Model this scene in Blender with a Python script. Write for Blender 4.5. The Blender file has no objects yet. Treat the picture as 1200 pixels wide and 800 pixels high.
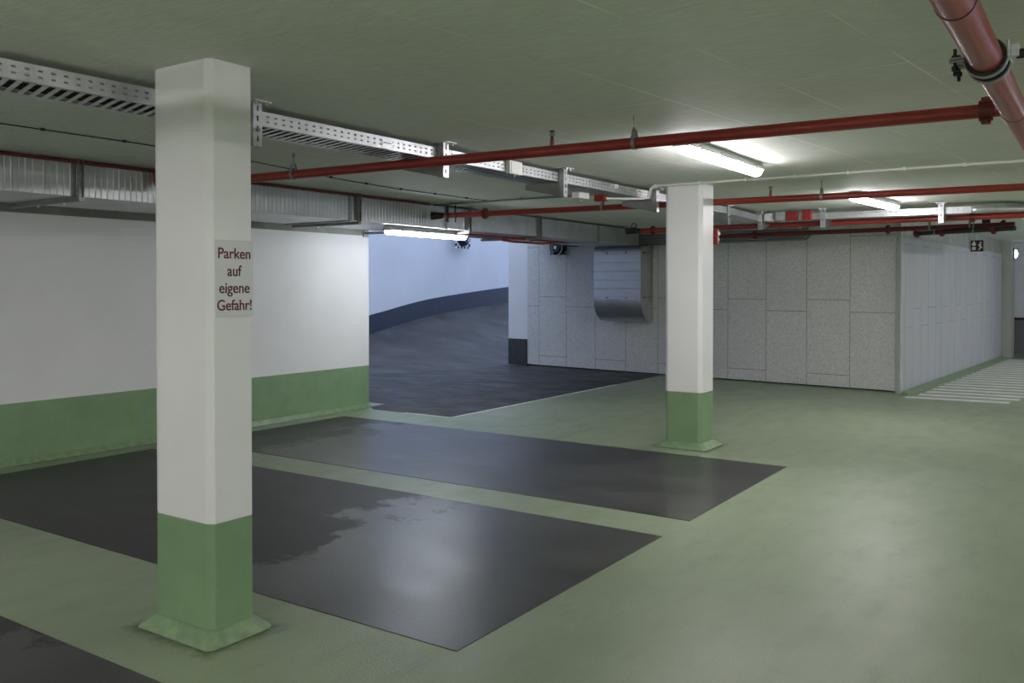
import bpy, bmesh, math
from mathutils import Vector, Matrix, Euler

S = bpy.context.scene
COL = S.collection
PI = math.pi

# ------------------------------------------------------------------ helpers
class MB:
    """collects shapes (in the coordinates of its thing) and links them as ONE mesh object"""
    def __init__(self):
        self.bm = bmesh.new(); self.mi = 0
    def _f(self, vs):
        try:
            f = self.bm.faces.new(vs); f.material_index = self.mi; return f
        except ValueError:
            return None
    def poly(self, pts):
        return self._f([self.bm.verts.new(p) for p in pts])
    def box(self, x0, y0, z0, x1, y1, z1):
        v = [self.bm.verts.new(p) for p in ((x0,y0,z0),(x1,y0,z0),(x1,y1,z0),(x0,y1,z0),(x0,y0,z1),(x1,y0,z1),(x1,y1,z1),(x0,y1,z1))]
        for q in ((0,3,2,1),(4,5,6,7),(0,1,5,4),(1,2,6,5),(2,3,7,6),(3,0,4,7)):
            self._f([v[i] for i in q])
        return self
    def prism(self, pts, vec):
        """closed polygon swept along vec"""
        vec = Vector(vec)
        a = [self.bm.verts.new(p) for p in pts]; b = [self.bm.verts.new(Vector(p) + vec) for p in pts]
        n = len(pts)
        self._f(a[::-1]); self._f(b)
        for i in range(n):
            j = (i + 1) % n
            self._f([a[i], a[j], b[j], b[i]])
        return self
    def strip(self, pts, vec):
        """open polyline swept along vec"""
        vec = Vector(vec)
        a = [self.bm.verts.new(p) for p in pts]; b = [self.bm.verts.new(Vector(p) + vec) for p in pts]
        for i in range(len(pts) - 1):
            self._f([a[i], a[i+1], b[i+1], b[i]])
        return self
    def tube(self, path, r, n=12, cap=True):
        path = [Vector(p) for p in path]
        rings = []; prev = None
        for i, p in enumerate(path):
            t = (path[min(i+1, len(path)-1)] - path[max(i-1, 0)]).normalized()
            if prev is None:
                u = t.orthogonal().normalized()
            else:
                u = (prev - t * prev.dot(t)).normalized()
            prev = u; w = t.cross(u)
            rr = r[i] if isinstance(r, (list, tuple)) else r
            rings.append([self.bm.verts.new(p + (u*math.cos(2*PI*k/n) + w*math.sin(2*PI*k/n))*rr) for k in range(n)])
        for a, b in zip(rings, rings[1:]):
            for k in range(n):
                self._f([a[k], a[(k+1)%n], b[(k+1)%n], b[k]])
        if cap:
            self._f(rings[0][::-1]); self._f(rings[-1])
        return self
    def ring(self, c, axis, R, r, n=24, m=8, a0=0., a1=2*PI, wide=None):
        """a band round an axis (a pipe clamp); wide = half width along the axis"""
        c = Vector(c); ax = Vector(axis).normalized(); u = ax.orthogonal().normalized(); w = ax.cross(u)
        wide = wide or r
        prof = [(R, -wide), (R + r, -wide), (R + r, wide), (R, wide)]
        full = abs(a1 - a0 - 2*PI) < 1e-4
        rings = []
        cnt = n if full else n + 1
        for k in range(cnt):
            a = a0 + (a1 - a0) * k / n
            d = u*math.cos(a) + w*math.sin(a)
            rings.append([self.bm.verts.new(c + d*q[0] + ax*q[1]) for q in prof])
        for k in range(n):
            a, b = rings[k], rings[(k+1) % cnt]
            for i in range(4):
                self._f([a[i], a[(i+1)%4], b[(i+1)%4], b[i]])
        if not full:
            self._f(rings[0][::-1]); self._f(rings[-1])
        return self
    def holed(self, o, du, dv, ulen, vlen, cells, holes_v, thick=0.0):
        """a sheet from o along du/dv (unit vectors): cells = list of (u0, u1, hole?) and rows of holes at holes_v"""
        o = Vector(o); du = Vector(du); dv = Vector(dv)
        vs = [0.0]
        for a, b in holes_v: vs += [a, b]
        vs.append(vlen)
        cache = {}
        def V(u, v):
            k = (round(u, 5), round(v, 5))
            if k not in cache: cache[k] = self.bm.verts.new(o + du*u + dv*v)
            return cache[k]
        for u0, u1, h in cells:
            for i in range(len(vs) - 1):
                if h and i % 2 == 1: continue
                self._f([V(u0, vs[i]), V(u1, vs[i]), V(u1, vs[i+1]), V(u0, vs[i+1])])
        return self
    def build(self, name, mats, parent=None, loc=(0,0,0), smooth=None, bevel=0, solid=0):
        bmesh.ops.recalc_face_normals(self.bm, faces=self.bm.faces[:])
        me = bpy.data.meshes.new(name); self.bm.to_mesh(me); self.bm.free()
        o = bpy.data.objects.new(name, me); COL.objects.link(o)
        for m in (mats if isinstance(mats, (list, tuple)) else [mats]): me.materials.append(m)
        if parent is not None: o.parent = parent
        o.location = loc
        if smooth:
            me.polygons.foreach_set('use_smooth', [True]*len(me.polygons))
            me.set_sharp_from_angle(angle=math.radians(smooth))
        if solid:
            s = o.modifiers.new('solid', 'SOLIDIFY'); s.thickness = solid; s.offset = 0
        if bevel:
            b = o.modifiers.new('bevel', 'BEVEL'); b.width = bevel; b.segments = 2; b.limit_method = 'ANGLE'
        return o

def tag(o, label, cat, group=None, kind=None):
    o['label'] = label; o['category'] = cat
    if group: o['group'] = group
    if kind: o['kind'] = kind
    return o
def thing(name, label, cat, loc=(0,0,0), rz=0.0, group=None):
    o = bpy.data.objects.new(name, None); COL.objects.link(o)
    o.location = loc; o.rotation_euler = (0, 0, rz); o.empty_display_size = 0.1
    return tag(o, label, cat, group)
def struct(o, label, cat):
    return tag(o, label, cat, kind='structure')
def dup(root, loc, rz=None, label=None):
    r = root.copy(); COL.objects.link(r); r.location = loc
    if rz is not None: r.rotation_euler = (0, 0, rz)
    if label: r['label'] = label
    for ch in list(root.children):
        c = ch.copy(); COL.objects.link(c); c.parent = r
        for g in list(ch.children):
            d = g.copy(); COL.objects.link(d); d.parent = c
    return r
def arc(c, r, a0, a1, n, plane):
    """points of an arc; plane gives the two unit vectors"""
    u, w = Vector(plane[0]), Vector(plane[1]); c = Vector(c)
    return [c + u*r*math.cos(a0+(a1-a0)*i/n) + w*r*math.sin(a0+(a1-a0)*i/n) for i in range(n+1)]

# ------------------------------------------------------------------ materials
def srgb(r, g, b):
    f = lambda c: (c/255/12.92) if c/255 <= .04045 else ((c/255+.055)/1.055)**2.4
    return (f(r), f(g), f(b), 1)
class M:
    def __init__(self, name):
        self.m = bpy.data.materials.new(name); self.m.use_nodes = True
        self.t = self.m.node_tree; self.b = self.t.nodes['Principled BSDF']
        self.co = None
    def n(self, typ, **kw):
        n = self.t.nodes.new(typ)
        for k, v in kw.items():
            if k in n.inputs: n.inputs[k].default_value = v
            else: setattr(n, k, v)
        return n
    def l(self, a, b): self.t.links.new(a, b)
    def pos(self, scale=(1,1,1), rot=0.0):
        g = self.n('ShaderNodeNewGeometry'); mp = self.n('ShaderNodeMapping')
        mp.inputs['Scale'].default_value = scale; mp.inputs['Rotation'].default_value = (0, 0, rot)
        self.l(g.outputs['Position'], mp.inputs['Vector']); return mp.outputs['Vector']
    def noise(self, vec, scale, detail=4, rough=.55):
        n = self.n('ShaderNodeTexNoise'); n.inputs['Scale'].default_value = scale
        n.inputs['Detail'].default_value = detail; n.inputs['Roughness'].default_value = rough
        self.l(vec, n.inputs['Vector']); return n.outputs['Fac']
    def ramp(self, fac, stops):
        r = self.n('ShaderNodeValToRGB'); e = r.color_ramp.elements
        while len(e) < len(stops): e.new(.5)
        for el, (p, c) in zip(e, stops):
            el.position = p; el.color = c if len(c) == 4 else (*c, 1)
        self.l(fac, r.inputs['Fac']); return r.outputs['Color']
    def rng(self, fac, a, b, c, d):
        r = self.n('ShaderNodeMapRange'); 
        for k, v in zip(('From Min','From Max','To Min','To Max'), (a, b, c, d)): r.inputs[k].default_value = v
        self.l(fac, r.inputs['Value']); return r.outputs['Result']
    def mix(self, fac, a, b, typ='MIX'):
        x = self.n('ShaderNodeMix'); x.data_type = 'RGBA'; x.blend_type = typ
        for sock, v in ((x.inputs[0], fac), (x.inputs[6], a), (x.inputs[7], b)):
            if hasattr(v, 'is_linked'): self.l(v, sock)
            else: sock.default_value = v
        return x.outputs[2]
    def bump(self, h, strength, dist=.01):
        b = self.n('ShaderNodeBump'); b.inputs['Strength'].default_value = strength; b.inputs['Distance'].default_value = dist
        self.l(h, b.inputs['Height']); self.l(b.outputs['Normal'], self.b.inputs['Normal'])
    def set(self, color=None, rough=None, metal=None, spec=None):
        for k, v in (('Base Color', color), ('Roughness', rough), ('Metallic', metal), ('Specular IOR Level', spec)):
            if v is None: continue
            if hasattr(v, 'is_linked'): self.l(v, self.b.inputs[k])
            else: self.b.inputs[k].default_value = v
        return self

def plain(name, color, rough=.5, metal=0., var=.06, scale=9., spec=.5):
    m = M(name); f = m.noise(m.pos(), scale)
    lo = tuple(c*(1-var) for c in color[:3]) + (1,); hi = tuple(min(1, c*(1+var)) for c in color[:3]) + (1,)
    m.set(m.ramp(f, [(.3, lo), (.7, hi)]), rough, metal, spec); return m.m

def mat_floor_green():
    m = M('green_floor_paint'); p = m.pos()
    big = m.noise(m.pos((.6, .5, 1)), 1.0, 5, .6); fine = m.noise(p, 95, 3, .6); mid = m.noise(m.pos((2.2, .9, 1)), 2.5, 6, .65)
    c = m.ramp(big, [(.30, (.222,.275,.175)), (.55, (.275,.334,.224)), (.8, (.305,.362,.252))])
    c = m.mix(m.rng(mid, .54, .74, 0, .4), c, (.180,.212,.150,1))
    c = m.mix(m.rng(fine, .42, .66, 0, .45), c, (.185,.228,.150,1))
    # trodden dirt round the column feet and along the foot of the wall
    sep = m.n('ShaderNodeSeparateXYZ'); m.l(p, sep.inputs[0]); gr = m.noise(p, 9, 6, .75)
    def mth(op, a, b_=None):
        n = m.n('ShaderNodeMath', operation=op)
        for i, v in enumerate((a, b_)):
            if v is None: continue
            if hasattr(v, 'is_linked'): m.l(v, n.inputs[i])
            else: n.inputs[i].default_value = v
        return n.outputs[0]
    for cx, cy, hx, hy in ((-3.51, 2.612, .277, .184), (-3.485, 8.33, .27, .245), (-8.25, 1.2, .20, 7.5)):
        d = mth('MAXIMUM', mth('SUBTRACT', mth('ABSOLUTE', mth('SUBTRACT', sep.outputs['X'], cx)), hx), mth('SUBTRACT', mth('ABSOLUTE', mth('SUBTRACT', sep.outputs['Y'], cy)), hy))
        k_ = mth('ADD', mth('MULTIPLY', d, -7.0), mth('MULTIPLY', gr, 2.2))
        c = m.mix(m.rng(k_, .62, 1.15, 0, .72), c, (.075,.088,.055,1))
    m.set(c, m.rng(mid, .3, .7, .30, .46), 0, .5)
    m.bump(fine, .45, .004); return m.m

def mat_asphalt(name, wet=True, k=1.0):
    m = M(name); p = m.pos()
    big = m.noise(m.pos((.55, .8, 1)), 1.6, 6, .62); fine = m.noise(p, 85, 3, .6); streak = m.noise(m.pos((.8, 1.5, 1), .10), 2.0, 6, .66)
    sp = m.noise(p, 55, 4, .75)
    C = lambda r, g, b: (r*k, g*k, b*k)
    c = m.ramp(big, [(.32, C(.028,.0275,.027)), (.50, C(.048,.047,.047)), (.70, C(.080,.078,.077))])
    c = m.mix(m.rng(streak, .40, .66, 0, .75 if wet else .3), c, (*C(.098,.096,.094), 1))
    c = m.mix(m.rng(sp, .32, .70, 0, .75), c, (*C(.022,.0215,.021), 1))
    if wet:                      # the bays are polished by tyres further out and stay dull near the wall, with a ragged edge
        warp = m.noise(p, 1.5, 7, .66)
        sep = m.n('ShaderNodeSeparateXYZ'); m.l(p, sep.inputs[0])
        xw = m.n('ShaderNodeMath', operation='ADD'); m.l(sep.outputs['X'], xw.inputs[0]); m.l(m.rng(warp, .3, .7, -.55, .55), xw.inputs[1])
        near = m.rng(xw.outputs[0], -4.22, -4.08, 0, 1); far = m.rng(xw.outputs[0], -7.1, -6.7, 0, 1); row = m.rng(sep.outputs['Y'], 5.4, 5.45, 0, 1)
        x_ = m.n('ShaderNodeMix'); x_.data_type = 'FLOAT'; m.l(row, x_.inputs[0]); m.l(near, x_.inputs[2]); m.l(far, x_.inputs[3]); g = x_.outputs[0]
        c = m.mix(m.rng(g, 0, 1, .6, 0), c, (.019,.0185,.018,1))
        rg = m.n('ShaderNodeMath', operation='ADD'); m.l(m.rng(g, 0, 1, .47, .27), rg.inputs[0]); m.l(m.rng(streak, .25, .75, .0, .12), rg.inputs[1])
        m.set(c, rg.outputs[0], 0, .7)
    else:
        m.set(c, m.rng(streak, .4, .65, .5, .75), 0, .3)
    m.bump(big if wet else fine, .10 if wet else .35, .02 if wet else .004); return m.m

def mat_ceiling():
    m = M('white_ceiling_concrete'); rot = math.radians(6.5)
    v = m.pos((1, 1, 0), rot)
    br = m.n('ShaderNodeTexBrick', offset=.5)
    br.inputs['Scale'].default_value = 1; br.inputs['Mortar Size'].default_value = .006; br.inputs['Mortar Smooth'].default_value = .3
    br.inputs['Brick Width'].default_value = 2.1; br.inputs['Row Height'].default_value = .62
    br.inputs['Color1'].default_value = (.5,.5,.5,1); br.inputs['Color2'].default_value = (.62,.62,.62,1)
    mp = m.n('ShaderNodeMapping'); mp.inputs['Rotation'].default_value = (0, 0, PI/2); m.l(v, mp.inputs['Vector'])
    m.l(mp.outputs['Vector'], br.inputs['Vector'])
    grain = m.noise(m.pos((3, 26, 1), rot), 3.0, 6, .65); blot = m.noise(m.pos(), 1.3, 5, .6)
    part = m.noise(m.pos((.8,.5,1)), 1.7, 3)
    line = m.n('ShaderNodeMath', operation='MULTIPLY'); m.l(br.outputs['Fac'], line.inputs[0]); m.l(m.rng(part, .42, .56, .06, .9), line.inputs[1])
    c = m.ramp(grain, [(.3, (.60,.62,.56)), (.7, (.80,.81,.76))])
    c = m.mix(m.rng(blot, .45, .7, 0, .35), c, (.58,.60,.53,1))
    c = m.mix(.22, c, br.outputs['Color'], 'OVERLAY')
    c = m.mix(line.outputs[0], c, (.95,.95,.92,1))
    h = m.n('ShaderNodeMath', operation='ADD'); m.l(grain, h.inputs[0]); m.l(line.outputs[0], h.inputs[1])
    m.set(c, .72, 0, .25); m.bump(h.outputs[0], .4, .006); return m.m

def mat_board(name, ang, base, joint=True):
    """rough wood-wool boards, .665 wide, staggered, on a vertical wall turned by ang"""
    m = M(name)
    g = m.n('ShaderNodeNewGeometry'); mp = m.n('ShaderNodeMapping'); m.l(g.outputs['Position'], mp.inputs['Vector'])
    vr = m.n('ShaderNodeVectorRotate', rotation_type='Z_AXIS'); vr.inputs['Angle'].default_value = ang
    m.l(mp.outputs['Vector'], vr.inputs['Vector'])
    sep = m.n('ShaderNodeSeparateXYZ'); m.l(vr.outputs['Vector'], sep.inputs[0])
    com = m.n('ShaderNodeCombineXYZ'); m.l(sep.outputs['Z'], com.inputs['X']); m.l(sep.outputs['X'], com.inputs['Y'])
    speck = m.noise(m.pos((1,1,1)), 42, 3, .8); blot = m.noise(m.pos(), 1.6, 4)
    c = m.ramp(speck, [(.32, tuple(x*.72 for x in base)), (.5, base), (.72, tuple(min(1, x*1.22) for x in base))])
    c = m.mix(m.rng(blot, .4, .7, 0, .25), c, tuple(x*.8 for x in base) + (1,))
    if joint:
        off = m.n('ShaderNodeVectorMath', operation='ADD'); off.inputs[1].default_value = BOARD_OFF; m.l(com.outputs[0], off.inputs[0])
        br = m.n('ShaderNodeTexBrick', offset=BOARD_STAG)
        br.inputs['Scale'].default_value = 1; br.inputs['Mortar Size'].default_value = .0055; br.inputs['Mortar Smooth'].default_value = .2
        br.inputs['Brick Width'].default_value = 1.17; br.inputs['Row Height'].default_value = .682
        m.l(off.outputs[0], br.inputs['Vector'])
        c = m.mix(m.rng(br.outputs['Fac'], 0, 1, 0, .6), c, (.05,.05,.045,1))
    m.set(c, .9, 0, .2); m.bump(speck, .6, .01); return m.m

def mat_streak(name, base, ang):
    """raw concrete with upright board marks"""
    m = M(name)
    st = m.noise(m.pos((3.5, 3.5, .3)), 2.2, 5, .6); sp = m.noise(m.pos(), 40, 3); bl = m.noise(m.pos(), .9, 4)
    vr = m.n('ShaderNodeVectorRotate', rotation_type='Z_AXIS'); vr.inputs['Angle'].default_value = -ang
    m.l(m.pos(), vr.inputs['Vector']); sep = m.n('ShaderNodeSeparateXYZ'); m.l(vr.outputs['Vector'], sep.inputs[0])
    com = m.n('ShaderNodeCombineXYZ'); m.l(sep.outputs['Z'], com.inputs['X']); m.l(sep.outputs['X'], com.inputs['Y'])
    br = m.n('ShaderNodeTexBrick', offset=.22, offset_frequency=2); br.inputs['Scale'].default_value = 1
    br.inputs['Mortar Size'].default_value = .006; br.inputs['Brick Width'].default_value = 1.25; br.inputs['Row Height'].default_value = .5
    br.inputs['Color1'].default_value = (.42,.42,.42,1); br.inputs['Color2'].default_value = (.56,.56,.56,1)
    m.l(com.outputs[0], br.inputs['Vector'])
    c = m.ramp(st, [(.3, tuple(x*.86 for x in base)), (.6, base), (.8, tuple(x*1.12 for x in base))])
    c = m.mix(.3, c, br.outputs['Color'], 'OVERLAY')
    c = m.mix(m.rng(bl, .4, .65, 0, .35), c, tuple(x*y for x, y in zip(base, (.84,.88,1.0))) + (1,))
    c = m.mix(m.rng(sp, .3, .75, 0, .35), c, tuple(x*.7 for x in base) + (1,))
    k = m.n('ShaderNodeMath', operation='MULTIPLY'); m.l(br.outputs['Fac'], k.inputs[0]); m.l(m.rng(bl, .45, .6, .05, .55), k.inputs[1])
    c = m.mix(k.outputs[0], c, tuple(x*.4 for x in base) + (1,))
    m.set(c, .8, 0, .3); m.bump(sp, .3, .006); return m.m

def mat_galv(name, c0, c1, rough, scale=6):
    m = M(name); f = m.noise(m.pos((1,1,1)), scale, 5, .6); s = m.noise(m.pos((3,3,3)), scale*6, 2)
    m.set(m.ramp(f, [(.3, c0), (.7, c1)]), m.rng(s, .3, .7, rough-.06, rough+.08), .85, .5); return m.m

BOARD_OFF = (.0, .0, 0); BOARD_STAG = .16
WB_P, WB_Q = Vector((-9.709, 14.908, 0)), Vector((-2.60, 14.126, 0))
WB_ANG = math.atan2(WB_Q.y - WB_P.y, WB_Q.x - WB_P.x)
_along = WB_P.x*math.cos(WB_ANG) + WB_P.y*math.sin(WB_ANG)
# one board joint stands .297 m from the left end of the boards
BOARD_OFF = (-.215, -( _along*0 + (WB_P.x*math.cos(-WB_ANG) - WB_P.y*math.sin(-WB_ANG)) + .297) % 1.364 + .682, 0)

GREEN = (.200, .310, .165)
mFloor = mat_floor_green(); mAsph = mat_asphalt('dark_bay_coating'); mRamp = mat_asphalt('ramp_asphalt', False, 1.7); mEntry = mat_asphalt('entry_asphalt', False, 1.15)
mCeil = mat_ceiling()
mBoard = mat_board('grey_wood_wool_boards', -WB_ANG, (.64,.635,.62))
mConc = mat_streak('bluish_board_marked_concrete', (.50,.505,.52), math.radians(87))
mGrey = plain('grey_concrete', (.30,.31,.28), .8, var=.15, scale=4)
mWhite = plain('white_wall_paint', (.74,.74,.74), .55, var=.03, scale=2)
mColW = plain('white_column_paint', (.78,.775,.77), .4, var=.02, scale=3)
mGreenP = plain('green_gloss_paint', GREEN, .35, var=.08, scale=5)
mGreenS = plain('green_skirt_paint', (.19,.28,.15), .42, var=.2, scale=14)
mDark = plain('dark_plinth_paint', (.045,.047,.05), .5, var=.2)
mRampW = plain('pale_ramp_wall_paint', (.72,.74,.78), .6, var=.04, scale=1)
mRed = plain('red_pipe_paint', srgb(148,50,44), .33, var=.12, scale=14)
mRedD = plain('dark_red_pipe_paint', srgb(104,32,30), .38, var=.15, scale=14)
mRedBox = plain('red_plastic', srgb(132,32,30), .45, var=.03)
mGalv = mat_galv('galvanised_tray_steel', (.52,.53,.55), (.72,.73,.75), .38)
mDuct = mat_galv('galvanised_duct_sheet', (.46,.47,.48), (.62,.63,.64), .42, 3)
mDuctD = mat_galv('dull_duct_steel', (.30,.30,.30), (.42,.42,.42), .5)
mStrut = mat_galv('grey_strut_steel', (.26,.26,.26), (.38,.38,.38), .5)
mIron = plain('dark_iron', (.045,.042,.042), .45, .6, var=.3, scale=20)
mRubber = plain('black_rubber', (.015,.014,.014), .6, var=.2)
mPlasW = plain('white_plastic', (.72,.72,.70), .45, var=.02)
mPlasG = plain('grey_plastic', (.36,.37,.38), .45, var=.02)
mCable = plain('black_cable_sheath', (.02,.02,.021), .5, var=.2)
mCableR = plain('brown_cable_sheath', (.035,.02,.016), .5, var=.1)
mStripe = plain('worn_white_marking', (.74,.74,.72), .5, var=.15, scale=6)
mSign = plain('pale_grey_sign_plate', (.66,.665,.665), .35, var=.02)
mText = plain('dark_red_lettering', srgb(98,34,30), .5, var=.02)
mMaroon = plain('dark_maroon_sign', srgb(58,16,16), .4, var=.04)
mWhiteS = plain('white_sign_print', (.75,.75,.75), .5, var=.02)
mPipeG = plain('grey_conduit', (.24,.24,.23), .5, .2, var=.1)
mMir = M('convex_mirror_face').set((.14,.16,.21,1), .12, 1.0).m  # dark tint stands in for the reflection of the dim garage
mHouse = plain('lamp_housing_plastic', (.52,.54,.52), .45, var=.02)
def emis(name, col, s):
    m = M(name); m.set((.8,.8,.8,1), .4)
    m.b.inputs['Emission Color'].default_value = (*col, 1); m.b.inputs['Emission Strength'].default_value = s
    f = m.noise(m.pos(), 3); m.l(m.rng(f, .3, .7, .97*s, 1.03*s), m.b.inputs['Emission Strength']); return m.m
LAMP = 26.0
mTube = emis('lit_fluorescent_diffuser', (1.0, .97, .99), LAMP)
mTubeOld = emis('lit_old_fluorescent_diffuser', (.86, .92, 1.0), LAMP*.55)
mEmerg = emis('lit_emergency_lens', (.80, .90, 1.0), 3.0)

# ------------------------------------------------------------------ setting
CZ = 2.61                                    # ceiling height
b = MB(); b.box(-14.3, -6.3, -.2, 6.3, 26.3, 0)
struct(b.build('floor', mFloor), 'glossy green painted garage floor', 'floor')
b = MB(); b.box(-9.4, -6.3, CZ, 6.3, 26.3, CZ + .25)
struct(b.build('ceiling', mCeil), 'white board-marked concrete ceiling over the garage', 'ceiling')

def coat(x0, y0, x1, y1):
    b = MB(); b.box(x0, y0, 0, x1, y1, .003); return b.build('floor_bay', mAsph)
struct(coat(-7.78, 3.05, -2.355, 5.195), 'dark parking bay between the two green floor strips', 'parking bay')
struct(coat(-7.78, 5.64, -2.355, 7.82), 'dark parking bay beside the far white column', 'parking bay')
struct(coat(-7.78, -.05, -2.355, 2.14), 'dark parking bay in the near left corner', 'parking bay')
b = MB(); b.prism([(-6.63,8.47,0), (-6.63,14.5,0), (-10.2,14.95,0), (-10.2,26,0), (-13.95,26,0), (-13.95,8.95,0), (-8.12,8.95,0), (-8.09,8.62,0), (-7.9,8.47,0)], (0,0,.003))
struct(b.build('floor_ramp_entry', mEntry), 'dark asphalt floor leading to the ramp', 'floor')
b = MB(); b.box(-6.63, 8.45, 0, -6.605, 12.8, .004); b.box(-7.35, 8.445, 0, -6.605, 8.47, .004)
struct(b.build('floor_edge_strip', mStripe), 'thin pale line edging the ramp asphalt', 'floor marking')

# left wall: green foot, white above, darker grey band under the ceiling
b = MB()
for mi, z0, z1 in ((0, 0, .553), (1, .553, 2.258), (2, 2.258, CZ)):
    b.mi = mi; b.box(-8.4, -6.3, z0, -8.1, 8.6, z1)
struct(b.build('wall_left', [mGreenP, mWhite, mGrey]), 'white wall with a green foot behind the parking bays', 'wall')
b = MB(); b.prism([(-8.1,-6.3,0), (-8.055,-6.3,0), (-8.07,-6.3,.02), (-8.1,-6.3,.05)], (0, 14.9, 0))
struct(b.build('baseboard_left', mGreenS), 'green cove along the foot of the white wall', 'baseboard')

# concrete board wall at the back, slightly turned
du = Vector((math.cos(WB_ANG), math.sin(WB_ANG), 0)); dn = Vector((-du.y, du.x, 0))   # dn points away from the camera
def wallseg(name, p, q, z0, z1, th, mats, mi=0):
    b = MB(); d = (q - p).normalized(); n = Vector((-d.y, d.x, 0))*th
    b.prism([(p.x,p.y,z0), (q.x,q.y,z0), (q.x+n.x,q.y+n.y,z0), (p.x+n.x,p.y+n.y,z0)], (0,0,z1-z0))
    return b.build(name, mats)
struct(wallseg('wall_back', WB_P, WB_Q, .032, CZ, .25, mBoard), 'wall clad in rough grey boards behind the far column', 'wall')
b = MB(); p0 = WB_P + dn*.0; L = (WB_Q - WB_P).length
pp = WB_P + du*3.1 - dn*.10
b.prism([tuple(pp), tuple(pp + dn*.10), tuple(pp + dn*.10 + Vector((0,0,.014))), tuple(pp + dn*.02 + Vector((0,0,.010)))], tuple(du*(L-3.1)))
struct(b.build('baseboard_back', mGreenS), 'green cove at the foot of the grey board wall', 'baseboard')
# white pier at the opening with its dark foot
pa = WB_P - du*.50; pb = WB_P - du*.0005
struct(wallseg('wall_pier', pa, pb, .53, CZ, .35, mWhite), 'white wall end between the ramp opening and the grey boards', 'wall')
struct(wallseg('baseboard_pier', pa + du*.02 - dn*.03, pb - dn*.03, 0, .53, .36, mDark), 'dark painted plinth under the white wall end at the ramp', 'baseboard')
# concrete wall on the right
WR_P, WR_Q = Vector((-2.535, 14.02, 0)), Vector((-1.99, 22.4, 0))
RANG = math.atan2(WR_Q.y-WR_P.y, WR_Q.x-WR_P.x); dr = Vector((math.cos(RANG), math.sin(RANG), 0)); drn = Vector((dr.y, -dr.x, 0))
b = MB()
for mi, z0, z1 in ((0, 0, 2.32), (1, 2.32, CZ)):
    b.mi = mi
    b.prism([(WR_P.x,WR_P.y,z0), (WR_Q.x,WR_Q.y,z0), (WR_Q.x-.3,WR_Q.y,z0), (WR_P.x-.3,WR_P.y+.4,z0)], (0,0,z1-z0))
struct(b.build('wall_right', [mConc, mGrey]), 'bluish board-marked concrete wall beside the striped walkway', 'wall')
b = MB(); b.prism([(-2.62,14.06,0), (-2.55,13.995,0), (-2.532,14.01,0), (-2.54,14.25,0), (-2.68,14.25,0)], (0,0,CZ-.001))
struct(b.build('trim_corner', plain('pale_corner_concrete', (.50,.50,.48), .8, var=.08)), 'pale concrete corner strip between the board wall and the concrete wall', 'trim')
pr = WR_P - dr*.06
b = MB(); b.prism([tuple(pr), tuple(pr + drn*.13), tuple(pr + drn*.11 + Vector((0,0,.012))), tuple(pr + drn*.03 + Vector((0,0,.05)))], tuple(dr*8.42))
struct(b.build('baseboard_right', mGreenS), 'green cove along the concrete wall beside the walkway', 'baseboard')
b = MB(); b.box(-2.03, 22.45, 0, -1.80, 23.2, CZ)
struct(b.build('pillar', plain('grey_green_pillar', (.40,.41,.36), .6, var=.05)), 'narrow grey pillar at the end of the concrete wall', 'pillar')
b = MB(); b.mi = 0; b.box(-6, 23.9, 0, 6.3, 24.2, .80); b.mi = 1; b.box(-6, 23.9, .80, 6.3, 24.2, CZ)
struct(b.build('wall_far', [plain('grey_dado', (.16,.16,.16), .5), mRampW]), 'white wall with a dark grey foot at the far right', 'wall')
b = MB(); b.box(-1.9, 23.86, .80, 6, 23.9, .86)
struct(b.build('trim_rail', mMaroon), 'dark rail along the grey foot of the far wall', 'trim')
# walls the camera has at its back and right
b = MB()
for mi, z0, z1 in ((0, 0, .553), (1, .553, CZ)):
    b.mi = mi; b.box(6.0, -6.3, z0, 6.3, 15.0, z1); b.box(6.0, 21.0, z0, 6.3, 24.2, z1)
b.mi = 1; b.box(6.0, 15.0, 2.3, 6.3, 21.0, CZ)  # lintel of an unseen opening, added to let bluish daylight reach the walkway
struct(b.build('wall_side', [mGreenP, mWhite]), 'white wall with a green foot on the other side of the aisle', 'wall')
b = MB()
for mi, z0, z1 in ((0, 0, .553), (1, .553, CZ)):
    b.mi = mi; b.box(-8.4, -6.6, z0, 6.3, -6.3, z1)
struct(b.build('wall_rear', [mGreenP, mWhite]), 'white wall with a green foot behind the photographer', 'wall')

# zebra walkway
b = MB()
for k in range(20):
    y = 13.62 + .427*k
    xl = WR_P.x + (y - WR_P.y)*(dr.x/dr.y) + .22 if k else -2.42
    xr = -1.12 + .09*min(k, 2)
    b.prism([(xl, y, 0), (xr, y+.10, 0), (xr, y+.30, 0), (xl, y+.20, 0)], (0, 0, .004))
struct(b.build('floor_walkway_stripes', mStripe), 'white zebra stripes of the walkway along the concrete wall', 'floor marking')

# ------------------------------------------------------------------ ramp
def zw(Y):
    pts = [(9, 0), (12.3, .02), (13.6, .27), (14.9, .507), (16.28, .796), (17.85, .966), (20.4, 1.17), (26, 1.55)]
    for (a, za), (c, zc) in zip(pts, pts[1:]):
        if Y <= c: return za + (zc - za)*(Y - a)/(c - a)
    return pts[-1][1]
def zws(Y): return sum(zw(Y + d) for d in (-.8, -.4, 0, .4, .8))/5
FX = lambda Y: min(-10.23 + (Y - 13.25)*.395, -9.9)
b = MB(); NY, NX = 44, 16; g = []
for i in range(NY + 1):
    Y = 9.0 + 17*i/NY; row = []
    for j in range(NX + 1):
        t = j/NX; X = FX(Y) + (-14.05 - FX(Y))*t
        row.append(b.bm.verts.new((X, Y, .001 + zws(Y)*t**1.25)))
    g.append(row)
for i in range(NY):
    for j in range(NX): b._f([g[i][j], g[i+1][j], g[i+1][j+1], g[i][j+1]])
struct(b.build('floor_ramp', mRamp, smooth=40), 'asphalt ramp curving up behind the opening', 'ramp')
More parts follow.
